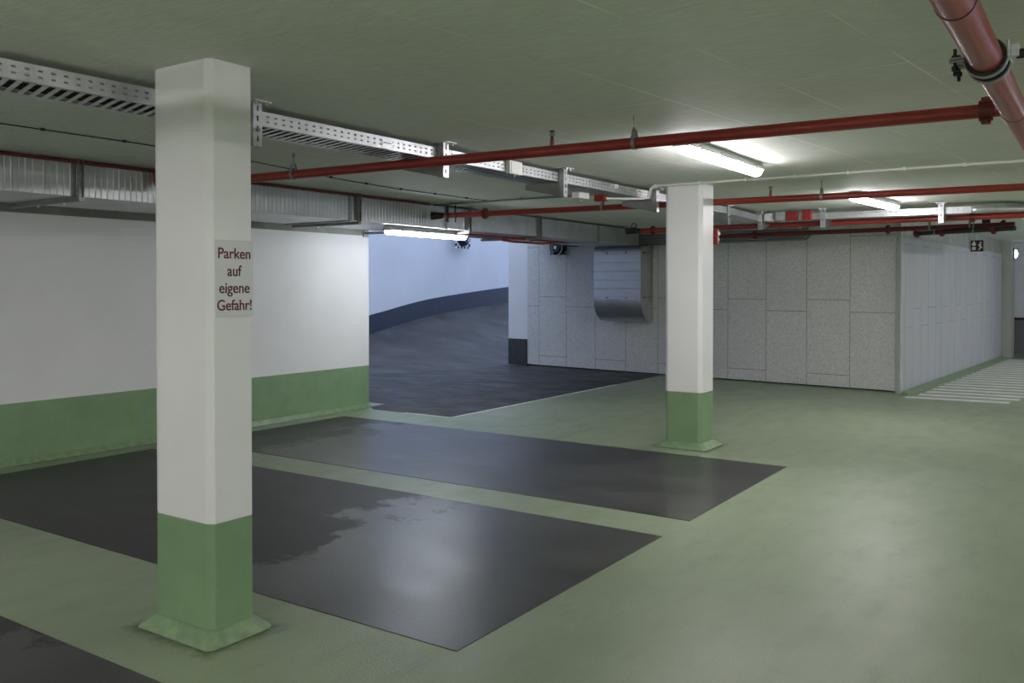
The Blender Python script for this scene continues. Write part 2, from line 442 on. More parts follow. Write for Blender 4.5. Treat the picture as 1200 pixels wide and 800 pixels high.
b = MB(); b.box(-14.4, 8.9, 0, -14.0, 26.3, 5.2)
struct(b.build('wall_ramp', mRampW), 'pale bluish wall behind the ramp', 'wall')
b = MB(); n = 40
top = [(-13.98, 9.0 + 17*i/n, zws(9.0 + 17*i/n) + .40 + .10*max(0, min(1, (15.5-(9+17*i/n))/2.5))) for i in range(n+1)]
for i in range(n):
    (x, ya, za), (_, yb, zb) = top[i], top[i+1]
    b.prism([(-14.0, ya, 0), (-13.97, ya, 0), (-13.97, ya, za), (-14.0, ya, za)], (0, yb-ya, 0)) if False else None
va = [b.bm.verts.new((-13.97, y, z)) for _, y, z in top]; vb = [b.bm.verts.new((-13.97, y, -.05)) for _, y, z in top]; vc = [b.bm.verts.new((-14.01, y, z)) for _, y, z in top]
for i in range(n):
    b._f([va[i], va[i+1], vb[i+1], vb[i]]); b._f([vc[i], vc[i+1], va[i+1], va[i]])
struct(b.build('baseboard_ramp', plain('dark_blue_plinth', (.035,.045,.075), .5, var=.15)), 'dark blue plinth rising along the ramp wall', 'baseboard')
b = MB(); b.box(-14.4, 8.6, 0, -8.4, 8.9, 5.2)
struct(b.build('wall_ramp_end', mRampW), 'pale end wall of the ramp well behind the white wall', 'wall')
b = MB(); b.box(-10.2, 15.35, 0, -9.95, 26.3, 5.2)
struct(b.build('wall_ramp_inner', mRampW), 'inner wall of the ramp behind the white wall end', 'wall')
b = MB(); b.box(-9.95, 23.9, 0, -6, 24.2, CZ)
struct(b.build('wall_core', mGrey), 'hidden grey wall closing the core', 'wall')

# ------------------------------------------------------------------ columns
def oct_(x0, y0, x1, y1, cx, cy):
    return [(x0+cx,y0), (x1-cx,y0), (x1,y0+cy), (x1,y1-cy), (x1-cx,y1), (x0+cx,y1), (x0,y1-cy), (x0,y0+cy)]
def column(label, x0, y0, x1, y1, gz, cx, cy, skh, skw):
    ox, oy = (x0+x1)/2, (y0+y1)/2
    t = thing('column', label, 'column', (ox, oy, 0)); t['kind'] = 'structure'
    P = oct_(x0-ox, y0-oy, x1-ox, y1-oy, cx, cy)
    b = MB(); b.prism([(x,y,gz) for x, y in P], (0,0,CZ-gz)); b.build('shaft', mColW, t, bevel=.004)['label'] = 'white painted column shaft'
    b = MB(); b.prism([(x,y,0) for x, y in P], (0,0,gz)); b.build('painted_base', mGreenP, t, bevel=.004)['label'] = 'green painted column base'
    e = skw; Q = [(x0-ox-e, y0-oy-e), (x1-ox+e, y0-oy-e), (x1-ox+e, y1-oy+e), (x0-ox-e, y1-oy+e)]
    q0 = oct_(x0-ox-e, y0-oy-e, x1-ox+e, y1-oy+e, .03, .03); q1 = oct_(x0-ox-.006, y0-oy-.006, x1-ox+.006, y1-oy+.006, cx, cy)
    b = MB(); lo = [b.bm.verts.new((x,y,0)) for x, y in q0]; mid = [b.bm.verts.new((x,y,.008)) for x, y in q0]; hi = [b.bm.verts.new((x,y,skh)) for x, y in q1]
    for i in range(8):
        j = (i+1) % 8; b._f([lo[i],lo[j],mid[j],mid[i]]); b._f([mid[i],mid[j],hi[j],hi[i]])
    b._f(lo[::-1]); b._f(hi)
    b.build('skirt', mGreenS, t, bevel=.004)['label'] = 'sloped green skirt'
    return t
column('near white column carrying the parking sign', -3.725, 2.49, -3.295, 2.735, .536, .04, .02, .062, .062)
column('far white column between the parking bay and the grey board wall', -3.68, 8.16, -3.29, 8.50, .552, .035, .035, .06, .075)

# sign on the near column
sg = thing('parking_sign', 'grey sign reading Parken auf eigene Gefahr on the near column', 'sign', (-3.295, 2.616, 1.4625))
b = MB(); b.box(0, -.105, 0, .005, .105, .345); b.build('sign_plate', mSign, sg, bevel=.001)
def text_mesh(lines, mat, parent, name, rot, ext=.0006):
    bm = bmesh.new()
    for txt, width, cap, off in lines:
        c = bpy.data.curves.new('lettering', 'FONT'); c.body = txt; c.align_x = 'CENTER'; c.extrude = ext; c.size = 1; c.offset = .012
        o = bpy.data.objects.new('lettering', c); COL.objects.link(o)
        bpy.context.view_layer.update()
        me = bpy.data.meshes.new_from_object(o.evaluated_get(bpy.context.evaluated_depsgraph_get()))
        bpy.data.objects.remove(o); bpy.data.curves.remove(c)
        xs = [v.co.x for v in me.vertices]
        sx = width/(max(xs)-min(xs)); sy = cap/.73; mx = (max(xs)+min(xs))/2
        for v in me.vertices: v.co = Vector(((v.co.x-mx)*sx, v.co.y*sy, v.co.z))
        me.transform(Matrix.Translation(Vector(off)) @ rot)
        bm.from_mesh(me); bpy.data.meshes.remove(me)
    me = bpy.data.meshes.new(name); bm.to_mesh(me); bm.free(); me.materials.append(mat)
    o = bpy.data.objects.new(name, me); COL.objects.link(o); o.parent = parent; return o
R = Matrix(((0,0,1,0), (1,0,0,0), (0,1,0,0), (0,0,0,1)))      # text lying in the YZ plane, facing +X
for ln in (('Parken', .178, .050, (.0062, .0, .262)), ('auf', .078, .050, (.0062, .0, .183)), ('eigene', .168, .050, (.0062, .0, .106)), ('Gefahr!', .190, .050, (.0062, .0, .028))):
    text_mesh([ln], mText, sg, 'lettering', R)

# ------------------------------------------------------------------ lamps
def make_lamp(loc, label, rz=0.0):
    t = thing('fluorescent_lamp', label, 'lamp', loc, rz, 'strip lamps under the ceiling')     # length along Y, origin at its top middle
    L = 1.55; h = L/2
    b = MB(); prof = [(-.036,0), (.036,0), (.058,-.038), (.058,-.056), (-.058,-.056), (-.058,-.038)]
    b.prism([(x, -h, z) for x, z in prof], (0, L, 0)); b.build('housing', mHouse, t, bevel=.006)
    b = MB(); prof = [(.050,-.050)] + [(.052*math.cos(a), -.060-.048*math.sin(a)) for a in [PI*i/10 for i in range(11)]] + [(-.050,-.050)]
    b.prism([(x, -h+.012, z) for x, z in prof], (0, L-.024, 0)); b.build('diffuser', mTube, t, smooth=40)
    for s in (-1, 1):
        b = MB(); y0, y1 = (h-.004, h+.012) if s > 0 else (-h-.012, -h+.004)
        b.prism([(x, y0, z) for x, z in ((-.034,-.002), (.034,-.002), (.060,-.038), (.060,-.060), (-.060,-.060), (-.060,-.038))], (0, y1-y0, 0)); b.build('end_cap', mHouse, t, bevel=.003)
    for k in range(4):
        for s in (-1, 1):
            y = -h + .2 + k*(L-.4)/3
            b = MB(); x_ = s*.060; b.box(x_-.005, y-.012, -.070, x_+.005, y+.012, -.034); b.build('clip', mPlasG, t)
    return t
lamp = make_lamp((-2.42, 6.415, CZ), 'lit strip lamp nearest, beside the far white column')
dup(lamp, (-2.20, 10.60, CZ), math.radians(-4.5), 'lit strip lamp under the tray end, before the grey board wall')
l3 = dup(lamp, (-7.05, 8.55, 2.312), math.radians(1.5), 'lit strip lamp hung under the duct at the ramp opening')
for ch in l3.children:
    if ch.name.startswith('diffuser'): ch.data = ch.data.copy(); ch.data.materials[0] = mTubeOld
for y, lab in ((-2.2, 'strip lamp across the aisle, behind the photographer'), (2.0, 'strip lamp across the aisle, level with the near column'), (6.2, 'strip lamp across the aisle, level with the nearest strip lamp'), (10.4, 'strip lamp across the aisle, level with the far tray')):
    dup(lamp, (4.6, y, CZ), 0, lab)
for x, y, lab in ((-2.42, -.95, 'strip lamp over the bays, behind the near column'), (-5.9, -.95, 'added fill lamp over the bays near the left wall, out of the picture'), (1.0, -1.4, 'added fill lamp in the aisle, just behind the photographer'), (-2.42, -4.4, 'added fill lamp over the bays, far behind the photographer'), (1.0, -4.8, 'added fill lamp in the aisle, far behind the photographer')):
    dup(lamp, (x, y, CZ), 0, lab)  # unseen lamps, mostly added to brighten the foreground evenly
dup(lamp, (1.2, 15.0, CZ), 0, 'added fill lamp by the striped walkway')  # this lamp and the next are added, unseen, to light the concrete wall
dup(lamp, (1.2, 19.5, CZ), 0, 'added fill lamp by the end of the striped walkway')
b = MB(); b.box(-8.1, 8.51, 2.275, -7.0, 8.545, 2.305); b.box(-8.1, 8.49, 2.24, -8.085, 8.58, 2.33)
tag(b.build('lamp_bracket', mStrut), 'short dark steel bracket at the wall end beside the ramp lamp', 'bracket')

# ------------------------------------------------------------------ cable tray (runs along the columns, then turns)
def cells(L, p, a, bb):
    out = []; k = 0
    n = int(L/p)
    for k in range(n):
        out += [(k*p, k*p+a, False), (k*p+a, k*p+bb, True), (k*p+bb, (k+1)*p, False)]
    if n*p < L: out.append((n*p, L, False))
    return out
TX0, TX1, TZ0, TZ1 = -4.245, -3.93, 2.497, 2.574
tr = thing('cable_tray', 'perforated steel cable tray running past both columns', 'cable tray', (TX1, -.5, TZ0))
LT = 11.4
b = MB(); b.holed((0,0,0), (0,1,0), (0,0,1), LT, TZ1-TZ0, cells(LT, .058, .019, .039), [(.020,.029), (.048,.057)])
b.prism([(0,0,TZ1-TZ0-.001), (-.014,0,TZ1-TZ0-.001), (-.014,0,TZ1-TZ0+.001), (0,0,TZ1-TZ0+.001)], (0,LT,0)); b.build('side_flange', mGalv, tr, solid=.0012)
b = MB(); b.holed((TX0-TX1,0,0), (0,1,0), (0,0,1), LT, TZ1-TZ0, cells(LT, .058, .019, .039), [(.020,.029), (.048,.057)]); b.build('side_flange', mGalv, tr, solid=.0012)
b = MB(); W = TX1-TX0
b.box(-.03, 0, -.001, 0, LT, .001); b.box(-W, 0, -.001, -W+.03, LT, .001)
k = 0
while k*.058 < LT - .2:
    y = k*.058
    b.prism([(-.028, y, -.001), (-.028, y+.026, -.001), (-W+.028, y+.096, -.001), (-W+.028, y+.070, -.001)], (0,0,.002)); k += 1
b.build('slotted_base', mGalv, tr)
for y in (4.85, 10.2):
    b = MB(); b.box(.001, y-.05, .004, .004, y+.05, .073)
    for q in (-.03, -.01, .01, .03): b.tube([(.004, y+q, .04), (.009, y+q, .04)], .006, 8)
    b.build('joint_plate', mGalv, tr)
# cables lying in the tray
for i, (x, r, m, lab) in enumerate(((-4.02,.016,mCable,'thick black cable lying in the tray, nearest its front side'), (-4.09,.012,mCableR,'brown cable lying in the tray beside the columns'), (-4.15,.016,mCable,'thick black cable lying in the tray, nearest its rear side'))):
    b = MB(); b.tube([(x + .008*math.sin(j*1.7+i), -.4 + j*.55, TZ0 + .003 + r) for j in range(21)], r, 8)
    tag(b.build('cable', m, smooth=60), lab, 'cable', 'cables lying in the tray')
# bend and the run to the right
TY = 11.86; TZr0, TZr1 = 2.478, 2.556
t2 = thing('cable_tray', 'second perforated cable tray crossing behind the strip lamp with a rounded end', 'cable tray', (-3.93, TY, TZr0))
Lr = 2.55
b = MB(); b.holed((0,0,0), (1,0,0), (0,0,1), Lr, .078, cells(Lr, .058, .019, .039), [(.020,.029), (.048,.057)])
b.build('side_flange', mGalv, t2, solid=.0012)
b = MB(); b.strip([tuple(p) for p in arc((Lr, .75, 0), .75, -PI/2, 0, 18, ((1,0,0),(0,1,0)))] + [(Lr+.75, 1.6, 0)], (0,0,.078)); b.build('curved_flange', mGalv, t2, smooth=60, solid=.0012)
b = MB(); b.holed((.30,.32,0), (1,0,0), (0,0,1), Lr-.30, .078, cells(Lr-.3, .058, .019, .039), [(.020,.029), (.048,.057)])
b.strip([(Lr,.32,0)] + [tuple(p) for p in arc((Lr, .75, 0), .43, -PI/2, 0, 14, ((1,0,0),(0,1,0)))] + [(Lr+.43, 1.6, 0)], (0,0,.078)); b.build('side_flange', mGalv, t2, solid=.0012)
b = MB(); k = 0
b.box(0, 0, -.001, Lr, .03, .001); b.box(0, .29, -.001, Lr, .32, .001)
while k*.058 < Lr - .1:
    x = k*.058; b.prism([(x, .028, -.001), (x+.026, .028, -.001), (x+.096, .292, -.001), (x+.070, .292, -.001)], (0,0,.002)); k += 1
oa = arc((Lr,.75,0), .75, -PI/2, 0, 14, ((1,0,0),(0,1,0))); ia = arc((Lr,.75,0), .43, -PI/2, 0, 14, ((1,0,0),(0,1,0)))
vo = [b.bm.verts.new(p) for p in oa]; vi = [b.bm.verts.new(p) for p in ia]
for i in range(14): b._f([vo[i], vo[i+1], vi[i+1], vi[i]])
b.build('slotted_base', mGalv, t2)
t3 = thing('cable_tray', 'short angled cable tray piece behind the far column, joining the two runs', 'cable tray', (-3.93, 10.9, 2.49))
b = MB(); b.strip([(0,0,.005), (.0,.45,0), (.0,.94,-.012)], (0,0,.077)); b.build('side_flange', mGalv, t3, solid=.0012)
b = MB(); b.strip([(-.315,0,.005), (-.315,1.28,-.012)], (0,0,.077)); b.strip([(-.315,1.28,-.012), (.3,1.28,-.012)], (0,0,.077)); b.build('side_flange', mGalv, t3, solid=.0012)
b = MB(); b.prism([(-.315,0,.004), (0,0,.004), (0,.95,-.012), (.0,1.28,-.012), (-.315,1.28,-.012)], (0,0,.002)); b.build('slotted_base', mGalv, t3)

# supports: slotted upright hung from the ceiling with an arm under the tray
def make_support(loc, label):
    t = thing('tray_support', label, 'bracket', loc, 0, 'hanging supports of the cable tray')    # origin on the ceiling, front face looks along +X
    H = .245
    b = MB(); cl = []
    z = 0
    while z < H - .03:
        cl += [(z, z+.022, False), (z+.022, z+.050, True), (z+.050, z+.055, False)]; z += .055
    cl.append((z, H, False))
    b.holed((0,-.03,0), (0,0,-1), (0,1,0), H, .06, cl, [(.024,.036)]); b.build('upright', mGalv, t, solid=.002)
    b = MB(); b.box(-.048, -.032, -H, -.0015, -.029, -.004); b.box(-.048, .029, -H, -.0015, .032, -.004)
    b.build('channel_side', mDuctD, t)
    b = MB(); b.box(-.09, -.055, -.007, .05, .055, 0); b.tube([(.03,.035,-.007), (.03,.035,-.022)], .009, 8); b.tube([(.03,-.035,-.007), (.03,-.035,-.022)], .009, 8)
    b.build('ceiling_plate', mGalv, t)
    b = MB(); b.prism([(-.049,-.020,-.119), (-.40,-.020,-.119), (-.40,-.020,-.165), (-.049,-.020,-.238)], (0,.040,0)); b.build('arm', mDuctD, t, bevel=.002)
    b = MB(); b.tube([(0,0,-.155), (.012,0,-.155)], .012, 6); b.build('bolt', mStrut, t)
    return t
sup = make_support((-3.875, 3.24, CZ), 'tray support just behind the near white column')
dup(sup, (-3.875, 4.90, CZ), 0, 'tray support where the long red pipe crosses the tray')
dup(sup, (-3.875, 6.55, CZ), 0, 'tray support midway between the red pipe and the far column')
dup(sup, (-3.875, 8.42, CZ), 0, 'tray support close beside the far white column')
dup(sup, (-3.905, 10.57, CZ), 0, 'tray support seen edge-on just past the far white column')
rz = -PI/2
for x, lab in ((-3.93, 'tray support at the corner of the tray beside the grey junction box'), (-3.10, 'tray support right of the two red boxes'), (-1.70, 'tray support before the rounded tray end')):
    dup(sup, (x, TY-.05, CZ), rz, lab)
# boxes fixed to the trays
def jbox(name, x0, y0, z0, x1, y1, z1, mat, label, cover=None, group=None):
    cx, cy = (x0+x1)/2, (y0+y1)/2
    t = thing(name, label, 'junction box', (cx, cy, z0), 0, group)
    b = MB(); b.box(x0-cx, y0-cy, 0, x1-cx, y1-cy, z1-z0); b.build('housing', mat, t, bevel=.004)
    dx, dy = x1-x0, y1-y0
    b = MB()
    if dx < dy: b.box(x1-cx, -dy*.42, (z1-z0)*.08, x1-cx+.006, dy*.42, (z1-z0)*.92)
    else: b.box(-dx*.42, y0-cy-.006, (z1-z0)*.08, dx*.42, y0-cy, (z1-z0)*.92)
    b.build('lid', mat, t, bevel=.002)
    b = MB()
    b.tube([(0,0,.0), (0,0,-.02)], .008, 8); b.build('cable_gland', mPlasG, t)
    return t
jbox('junction_box', -3.928, 5.72, 2.482, -3.888, 5.90, 2.585, mPlasW, 'flat white box on the side of the long tray')
jbox('junction_box', -3.86, 11.79, 2.478, -3.76, 11.858, 2.572, mPlasW, 'small white box on the tray, left of the grey box')
jbox('junction_box', -3.71, 11.77, 2.474, -3.58, 11.858, 2.588, mPlasG, 'grey junction box on the tray between the white box and red boxes')
jbox('junction_box', -3.565, 11.77, 2.470, -3.43, 11.858, 2.588, mRedBox, 'red junction box on the tray next to the grey box', group='red boxes on the far tray')
jbox('junction_box', -3.36, 11.77, 2.470, -3.24, 11.858, 2.592, mRedBox, 'red junction box on the tray next to the right-hand support', group='red boxes on the far tray')
jbox('junction_box', -4.23, 7.70, 2.437, -4.12, 7.78, 2.494, mRedBox, 'red junction box under the tray at the end of the white conduit')
jbox('junction_box', -4.25, 7.30, 2.435, -4.17, 7.50, 2.494, mPlasW, 'white box under the tray, left of the red one')
jbox('junction_box', -3.929, 7.55, 2.53, -3.91, 7.60, 2.575, mPlasW, 'tiny white box on the side of the long tray')
jbox('junction_box', -3.86, 8.60, 2.385, -3.80, 8.66, 2.45, mPlasW, 'small white box hanging left of the far column top')

# ------------------------------------------------------------------ conduits and ceiling cables
wc = thing('conduit', 'white conduit clipped across the ceiling past the far column', 'conduit', (-3.7, 8.085, 2.594))
pts = [(3.9,0,0), (-.05,0,0)] + [tuple(p) for p in arc((-.05,0,-.05), .05, PI/2, PI, 6, ((1,0,0),(0,0,1)))] + [(-.10,-.01,-.085), (-.115,-.03,-.118), (-.16,-.09,-.128), (-.28,-.20,-.130), (-.43,-.33,-.130)]
b = MB(); b.tube(pts, .0115, 10); b.build('tube', mPlasW, wc, smooth=50)
for k in range(9):
    b = MB(); b.box(-.06+k*.46, -.016, -.016, -.035+k*.46, .016, .016); b.build('clip', mPlasW, wc, bevel=.002)
gc = thing('conduit', 'thin grey conduit across the ceiling above the second red pipe', 'conduit', (-6.78, 8.42, 2.59))
b = MB(); b.tube([(-.1,.03,0), (1.0,-.02,0), (2.56,.02,0)], .011, 8); b.build('tube', mPipeG, gc, smooth=50)
for k in range(5):
    b = MB(); b.box(.2+k*.5, -.016, -.012, .225+k*.5, .016, .02); b.build('clip', mStrut, gc)
cc = thing('ceiling_cable', 'thin dark cable clipped along the ceiling between tray and duct', 'cable', (-5.66, 2.0, 2.6))
cp = [(0,0), (0,1.0), (.01,1.6), (-.06,2.8), (-.22,3.5), (-.34,4.1), (-.41,4.8), (-.42,5.4), (-.40,6.4)]
b = MB(); b.tube([(x, y, 0) for x, y in cp], .0045, 6); b.build('tube', mCable, cc)
for i in range(11):
    y = .45 + i*.56
    for (xa, ya), (xb, yb) in zip(cp, cp[1:]):
        if ya <= y <= yb:
            x = xa + (xb-xa)*(y-ya)/(yb-ya); b = MB(); b.box(x-.010, y-.010, -.008, x+.010, y+.010, .01); b.build('clip', mIron, cc)
# four grey conduits on the board wall
for k in range(4):
    s0, s1 = WB_P + du*1.75, WB_P + du*(5.74 - .03*k)
    z = 2.345 + k*.052; off = -dn*.035
    t = thing('conduit', ('lowest', 'second lowest', 'second highest', 'highest')[k] + ' of four grey conduits at the top of the board wall', 'conduit', (0,0,z), 0, 'grey conduits on the board wall')
    b = MB(); e = s1 + off
    b.tube([tuple(s0+off), tuple(e), tuple(e + du*.03 + Vector((0,0,.012))), tuple(e + du*.10 + Vector((0,0,.08)))], .019, 10); b.build('tube', mPipeG, t, smooth=50)
    for q in (2.2, 3.2, 4.3, 5.3):
        c0 = WB_P + du*q + off; b = MB(); b.ring(tuple(c0), tuple(du), .019, .004, 12, wide=.012); b.build('clip', mStrut, t)

# ------------------------------------------------------------------ air duct over the left wall
DX0, DX1, DZ0, DZ1 = -7.86, -6.85, 2.316, 2.582
ad = thing('air_duct', 'galvanised air duct along the top of the white wall', 'air duct', (DX1, 0, DZ0))
def ribbed(y0, y1, amp, name):
    b = MB(); H = DZ1-DZ0; W = DX1-DX0
    p = .105; y = y0; prof = [(0, y0)]
    while y < y1 - p:
        prof += [(0, y+p*.40), (amp, y+p*.47), (0, y+p*.54), (0, y+p*.90), (-amp*.8, y+p*.95), (0, y+p)]; y += p
    prof.append((0, y1))
    vlo = [b.bm.verts.new((x, yy, 0)) for x, yy in prof]; vhi = [b.bm.verts.new((x, yy, H)) for x, yy in prof]
    vbl = [b.bm.verts.new((-W, yy, 0)) for x, yy in prof]
    for i in range(len(prof)-1):
        b._f([vlo[i], vlo[i+1], vhi[i+1], vhi[i]]); b._f([vbl[i], vbl[i+1], vlo[i+1], vlo[i]])
    b.poly([(0,y0,H), (0,y1,H), (-W,y1,H), (-W,y0,H)]); b.poly([(-W,y0,0), (-W,y0,H), (-W,y1,H), (-W,y1,0)])
    b.poly([(0,y0,0), (0,y0,H), (-W,y0,H), (-W,y0,0)]); b.poly([(0,y1,0), (-W,y1,0), (-W,y1,H), (0,y1,H)])
    return b.build(name, mDuct, ad)
for (y0, y1, amp) in ((-2, 3.60, .006), (3.60, 6.98, .006), (6.98, 8.66, .005), (8.66, 10.86, .002), (10.86, 12.62, .0008), (12.62, 14.10, .0008)):
    ribbed(y0, y1, amp, 'duct_section')
for y in (6.98, 8.66, 10.86, 12.62):
    b = MB(); H = DZ1-DZ0; W = DX1-DX0
    b.box(-.005, y-.02, -.012, .012, y+.02, H+.005); b.box(-W, y-.02, -.014, -.004, y+.02, .001); b.build('flange', mDuctD, ad)
# hangers of the duct
def make_hanger(loc, label):
    t = thing('duct_hanger', label, 'bracket', loc, 0, 'hangers under the air duct')
    b = MB(); b.box(-.020, -.024, -.325, -.014, .024, 0); b.box(-.014, -.024, -.325, .004, -.018, 0); b.box(-.014, .018, -.325, .004, .024, 0); b.build('upright', mStrut, t)
    b = MB(); b.box(-1.06, -.022, -.336, .004, .022, -.303); b.build('arm', mStrut, t, bevel=.003)
    b = MB(); b.tube([(-.25,0,-.336), (-.25,0,-.352)], .012, 8); b.tube([(-.65,0,-.336), (-.65,0,-.352)], .012, 8); b.build('bolt', mGalv, t)
    return t
hg = make_hanger((DX1+.05, 3.92, CZ), 'duct hanger left of the near white column')
dup(hg, (DX1+.05, 7.08, CZ), 0, 'duct hanger at the end of the white wall')
dup(hg, (DX1+.05, 9.10, CZ), 0, 'duct hanger at the end of the second red pipe')
dup(hg, (DX1+.05, 10.80, CZ), 0, 'duct hanger over the ramp opening, before the outlet box')
# outlet box at its end, curving down the board wall
ob = thing('duct_outlet', 'shiny sheet metal duct elbow hanging down the grey board wall', 'air duct', (-6.80, 14.08, .95))
bw = -.94; dpt = .56
dy = lambda x: .51 - (x)*math.tan(-WB_ANG)*0 + (-(x))*.11      # wall distance at local x
def side_profile():
    pr = [(dpt-.03, 1.36), (.10, 1.36)] + [(.10 - .10*math.sin(a), 1.26 + .10*math.cos(a)) for a in [PI/2*i/6 for i in range(1, 7)]]
    pr += [(0, .43)] + [(.43 - .43*math.cos(a), .43 - .43*math.sin(a)*1.0) for a in [1.28*i/10 for i in range(1, 11)]]
    pr += [(dpt-.03, .012)]
    return pr
pr = side_profile()
b = MB(); b.prism([(0, y, z) for y, z in pr], (bw, 0, 0)); b.build('box_body', mDuct, ob, smooth=25)
b = MB()
for i in range(5):
    z0 = .45 + i*.155
    b.box(bw+.006, -.004, z0, -.006, .002, z0+.148)
b.build('front_panel', plain('bright_zinc_sheet', (.55,.56,.58), .35, .75, var=.05, scale=5), ob, bevel=.003)
b = MB(); b.box(bw-.004, -.012, .425, .004, .004, .442); b.box(bw-.004, -.012, 1.235, .004, .004, 1.25); b.build('seam_strip', mGalv, ob)
b = MB()
for z in (.445, 1.24):
    for x in (-.28, -.66): b.tube([(x, -.006, z), (x, -.024, z)], .012, 6)
    b.tube([(-.006,.1,z), (.03,.1,z)], .012, 6)
b.build('bolt', mIron, ob)
b = MB(); b.box(.001, .38, .36, .022, .42, 1.36); b.box(.001, .05, .44, .018, .46, .46); b.box(.001, .05, 1.22, .018, .46, 1.24); b.build('side_rail', mStrut, ob)

# ------------------------------------------------------------------ sprinkler pipes
def pipe(label, p, q, r, mat, group=None):
    p, q = Vector(p), Vector(q)
    t = thing('sprinkler_pipe', label, 'pipe', tuple(p), 0, group)
    b = MB(); b.tube([(0,0,0), tuple(q-p)], r, 20); b.build('pipe_run', mat, t, smooth=40)
    return t, p, q
def along(p, q, x): 
    return (q-p)*((x-p.x)/(q.x-p.x))
def coupling(t, c, axis, r):
    b = MB(); ax = Vector(axis).normalized()
    b.ring(tuple(c), axis, r*.98, .012, 20, wide=.028); b.ring(tuple(Vector(c)+ax*.024), axis, r*.98, .017, 20, wide=.006); b.ring(tuple(Vector(c)-ax*.024), axis, r*.98, .017, 20, wide=.006)
    for s in (-1, 1):
        b.tube([tuple(Vector(c)+Vector((0,0,s*(r+.02)))-ax.cross(Vector((0,0,1)))*.04), tuple(Vector(c)+Vector((0,0,s*(r+.02)))+ax.cross(Vector((0,0,1)))*.04)], .008, 8)
        b.box(c[0]-.02, c[1]-.016, c[2]+s*(r+.018)-.012, c[0]+.02, c[1]+.016, c[2]+s*(r+.018)+.012)
    return b.build('coupling', mRedD, t, smooth=40)
def hanger(t, c, r, top):
    b = MB(); c = Vector(c)
    b.ring(tuple(c), (1,0.03,0), r, .004, 20, wide=.011)
    b.prism([(c.x-.012,c.y-r,c.z+r*.6), (c.x+.012,c.y-r,c.z+r*.6), (c.x+.010,c.y-.012,c.z+r+.05), (c.x-.010,c.y-.012,c.z+r+.05)], (0,.005,0))
    b.prism([(c.x-.012,c.y+r-.005,c.z+r*.6), (c.x+.012,c.y+r-.005,c.z+r*.6), (c.x+.010,c.y+.010,c.z+r+.05), (c.x-.010,c.y+.010,c.z+r+.05)], (0,.005,0))
    b.tube([(c.x,c.y,c.z+r+.035), (c.x,c.y,top)], .005, 8); b.tube([(c.x,c.y,c.z+r+.04), (c.x,c.y,c.z+r+.06)], .011, 6); b.tube([(c.x,c.y,top-.03), (c.x,c.y,top)], .010, 8)
    return b.build('hanger', mStrut, t)
def head(t, c, r, hgt=.10):
    b = MB(); x, y, z = c
    b.tube([(x,y,z+r-.008), (x,y,z+r+.035)], .013, 10)
    h = b.build('sprinkler_riser', mRed, t)
    b = MB(); b.tube([(x,y,z+r+.035), (x,y,z+r+.05)], .010, 8)
    for s in (-1, 1): b.tube([(x+s*.004,y,z+r+.05), (x+s*.014,y,z+r+.062), (x+s*.012,y,z+r+.08), (x,y,z+r+.09)], .0028, 6)
    b.tube([(x,y,z+r+.05), (x,y,z+r+.085)], .0035, 6); b.tube([(x,y,z+r+.088), (x,y,z+r+.091)], .019, 12)
    b.build('sprinkler_head', mIron, t)

r1 = .034
t, p, q = pipe('long red sprinkler pipe crossing the ceiling in front of the strip lamp', (-6.70,4.585,2.447), (-.41,4.835,2.447), r1, mRed)
b = MB(); b.tube([(0,0,0), (-.05,0,.01), (-.08,0,.05), (-.085,0,.12)], r1, 16); b.build('elbow', mRed, t, smooth=60)
for x in (-5.15, -2.34): hanger(t, along(p, q, x), r1, CZ-p.z)
head(t, along(p, q, -2.90), r1)
coupling(t, along(p, q, -.50), q-p, r1)
t, p, q = pipe('red sprinkler pipe overhead beside the photographer, parallel to the long one', (-6.70,.70,2.447), (-.41,.95,2.447), r1, mRed)
coupling(t, along(p, q, -.50), q-p, r1)
t, p, q = pipe('second red sprinkler pipe crossing behind the far column', (-6.66,8.35,2.445), (-.33,8.715,2.445), .032, mRed)
for x in (-4.55, -2.27): hanger(t, along(p, q, x), .032, CZ-p.z)
head(t, along(p, q, -2.75), .032)
coupling(t, along(p, q, -6.05), q-p, .032)
b = MB(); b.tube([(.10,-.03,-.09), (.10,-.03,.12)], .016, 8); b.tube([(.22,-.03,-.09), (.22,-.03,.12)], .010, 8); b.tube([(-.12,-.06,0), (.02,0,0)], [.05,.036], 14); b.build('end_fitting', mIron, t, smooth=40)
t, p, q = pipe('third red sprinkler pipe just behind the far tray supports', (-5.95,12.33,2.445), (.4,12.10,2.445), .036, mRed)
for x in (-5.75, -1.4): coupling(t, along(p, q, x), q-p, .036)
b = MB(); b.ring((-.12,0,.07), (.3,1,0), .045, .010, 20, wide=.006); b.tube([(-.25,0,0), (0,0,0)], [.05,.04], 12); b.tube([(-.12,0,0), (-.12,0,.07)], .012, 8); b.build('valve_wheel', mIron, t)
head(t, along(p, q, -2.0), .036, )
t, p, q = pipe('dark red sprinkler pipe lowest, in front of the grey conduits', (-5.35,13.68,2.398), (-1.02,13.14,2.398), .034, mRedD)
for x in (-4.6, -2.6, -1.15): coupling(t, along(p, q, x), q-p, .034)
for x in (-2.05, -1.55): hanger(t, along(p, q, x), .034, CZ-p.z)
t, p, q = pipe('short dark pipe with capped end above the concrete corner', (-2.28,13.48,2.337), (-1.0,12.92,2.337), .032, mIron)
for x in (-2.24, -1.9, -1.25): coupling(t, along(p, q, x), q-p, .032)
for x in (-2.0, -1.5): hanger(t, along(p, q, x), .032, CZ-p.z)
